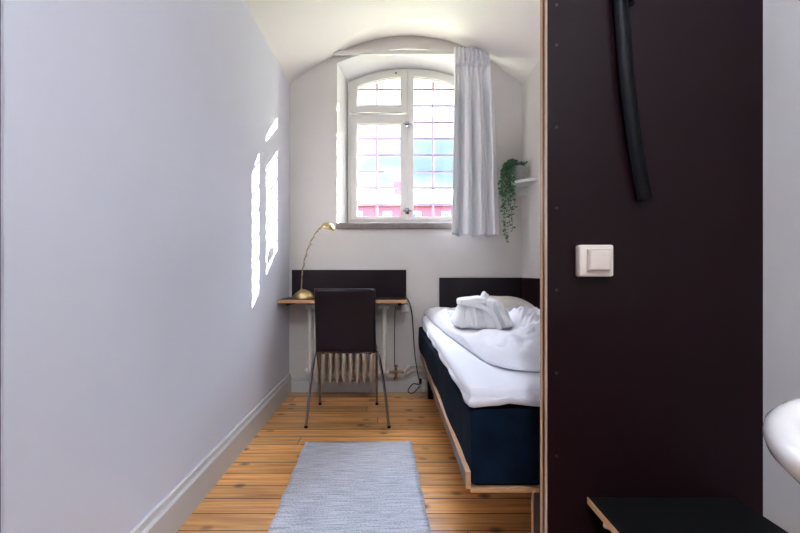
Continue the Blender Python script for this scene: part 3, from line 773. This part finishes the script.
def pillow(name, c, d, rz, tilt, m, label, cat='pillow'):
    mb = MB(); bmesh.ops.create_cube(mb.bm, size=2); bmesh.ops.subdivide_edges(mb.bm, edges=mb.bm.edges, cuts=23, use_grid_fill=True)
    for v in mb.bm.verts:
        x, y, z = v.co
        e = (1-abs(x)**2.6)*(1-abs(y)**2.6); t = .10+.9*max(0, e)**.42
        q = 1-.07*(1-abs(x))*abs(y) if abs(y) > .5 else 1
        r = 1-.06*(1-y*y)*0
        zz = z*t; k = noise.noise(Vector((x*2.5, y*2.5, z+7)))*.10*e
        v.co = Vector((x*d[0]/2*(1-.05*(1-x*x)*0), y*d[1]/2*q, (zz+k)*d[2]/2))
    o = mb.build(name, m); o.location = c; o.rotation_euler = (tilt, 0, rz)
    return tag(o, label, cat)
pillow('pillow', (.775, 3.285, .690), (.50, .40, .155), .0, .10, M['pillow'], 'cream white pillow lying at the head of the bed by the dark headboard')

# bathrobe bundle
rb = thing('bathrobe', (.47, 2.38, .7), 'folded white terry bathrobe bundle with tied belt on the duvet', 'bathrobe')
s2 = 450/2.30
def blob(c, d, name, seed, amp=.012, pw=3., rot=None, grow=1.):
    mb = MB(); bmesh.ops.create_icosphere(mb.bm, subdivisions=5, radius=1)
    for v in mb.bm.verts:
        p = v.co.normalized(); k = (abs(p.x)**pw+abs(p.y)**pw+abs(p.z)**pw)**(-1/pw); p = p*k
        w = Vector((p.x*d[0]/2, p.y*d[1]/2, p.z*d[2]/2))
        nn = noise.noise(Vector((w.x*16+seed, w.y*9, w.z*11)))*amp+noise.noise(Vector((w.x*38, w.y*20+seed, w.z*26)))*amp*.45
        w = w+p.normalized()*nn
        if rot: w = rot @ w
        v.co = w+Vector(c)
    return mb
zc = .660
def robe_body():
    mb = MB(); bmesh.ops.create_cube(mb.bm, size=2); bmesh.ops.subdivide_edges(mb.bm, edges=mb.bm.edges, cuts=47, use_grid_fill=True)
    for v in mb.bm.verts:
        c = v.co.copy(); k = (abs(c.x)**5+abs(c.y)**5+abs(c.z)**5)**(-1/5); p = c*k
        x = p.x*.125*(1.03-.10*p.z); y = p.y*.12; z = p.z
        top = .150-.020*smooth01(-.2, -1, p.x)-.03*smooth01(.55, 1, p.x)      # higher to the right of the collar
        zz = (z+1)/2*top
        front = smooth01(-.2, -1, p.y); f = .016*math.sin(p.x*13+1.5*math.sin(p.z*2))+.005*math.sin(p.x*27+p.z*3)
        y -= front*f*(1-.5*smooth01(.3, 1, p.z)); zz += .006*noise.noise(Vector((x*22, y*14, 3)))*smooth01(0, .5, p.z)
        x += .022*smooth01(.5, -1, p.z)*(-1 if p.x < 0 else 1)*abs(p.x)
        n_ = noise.noise(Vector((x*30, y*30, zz*20)))*.004
        v.co = Vector((.480+x+n_, 2.37+y-n_, zc+zz))
    return mb
robe_body().build('folded_body', M['terry'], rb)
def slab(c, d, rot, seed):
    mb = MB(); bmesh.ops.create_cube(mb.bm, size=2); bmesh.ops.subdivide_edges(mb.bm, edges=mb.bm.edges, cuts=15, use_grid_fill=True)
    for v in mb.bm.verts:
        p = v.co; k = (abs(p.x)**6+abs(p.y)**6+abs(p.z)**6)**(-1/6); p = p*k
        w = Vector((p.x*d[0]/2, p.y*d[1]/2, p.z*d[2]/2+.003*math.sin(p.x*1.8+seed)))
        w += Vector((1, 1, 1))*noise.noise(w*25+Vector((seed, 0, 0)))*.004
        v.co = rot @ w+Vector(c)
    return mb
slab((.416, 2.31, zc+.142), (.135, .17, .034), Matrix.Rotation(-.06, 3, 'Y'), 1).build('collar', M['terry'], rb)
mb = MB(); path = catmull([(.352, 2.262, zc+.128), (.40, 2.236, zc+.132), (.455, 2.230, zc+.118), (.505, 2.232, zc+.085), (.535, 2.236, zc+.03), (.545, 2.24, zc+.004)], 10)
V_ = []
for i, p in enumerate(path):
    d = (path[min(i+1, len(path)-1)]-path[max(i-1, 0)]).normalized(); w = Vector((0, -1, 0)).cross(d).normalized()*.013
    V_.append([mb.bm.verts.new(p+q) for q in (w, w*.7+Vector((0, -.006, 0)), -w*.7+Vector((0, -.006, 0)), -w, Vector((0, .008, 0)))])
for A, B in zip(V_, V_[1:]):
    for k in range(5): mb.bm.faces.new((A[k], A[(k+1) % 5], B[(k+1) % 5], B[k]))
mb.bm.faces.new(V_[0]); mb.bm.faces.new(V_[-1][::-1]); mb.build('belt', M['terry'], rb)
slab((.482, 2.30, zc+.166), (.030, .06, .044), Matrix.Rotation(.5, 3, 'Y'), 4).build('belt_knot', M['terry'], rb)

# ---------------------------------------------------------------- added fill light, unseen behind the camera, shaped as a ceiling globe
cl = thing('fill_light', (.1, -.55, 2.70), 'added unseen fill light shaped as a round glass ceiling globe behind the camera', 'lamp')
MB().lathe([(0, .02), (.07, .02), (.07, -.03), (0, -.03)], (.1, -.55, 2.745), 32).build('fill_base', M['white'], cl)
gm = bpy.data.materials.new('fill globe glow'); gm.use_nodes = True; p_ = gm.node_tree.nodes['Principled BSDF']
p_.inputs['Base Color'].default_value = (.9, .9, .9, 1); p_.inputs['Emission Color'].default_value = (.76, .86, 1, 1); p_.inputs['Emission Strength'].default_value = 58
MB().lathe([(.0, -.11), (.07, -.10), (.12, -.065), (.135, -.02), (.12, .0), (.07, .0)], (.1, -.55, 2.71), 40).build('fill_globe', gm, cl)
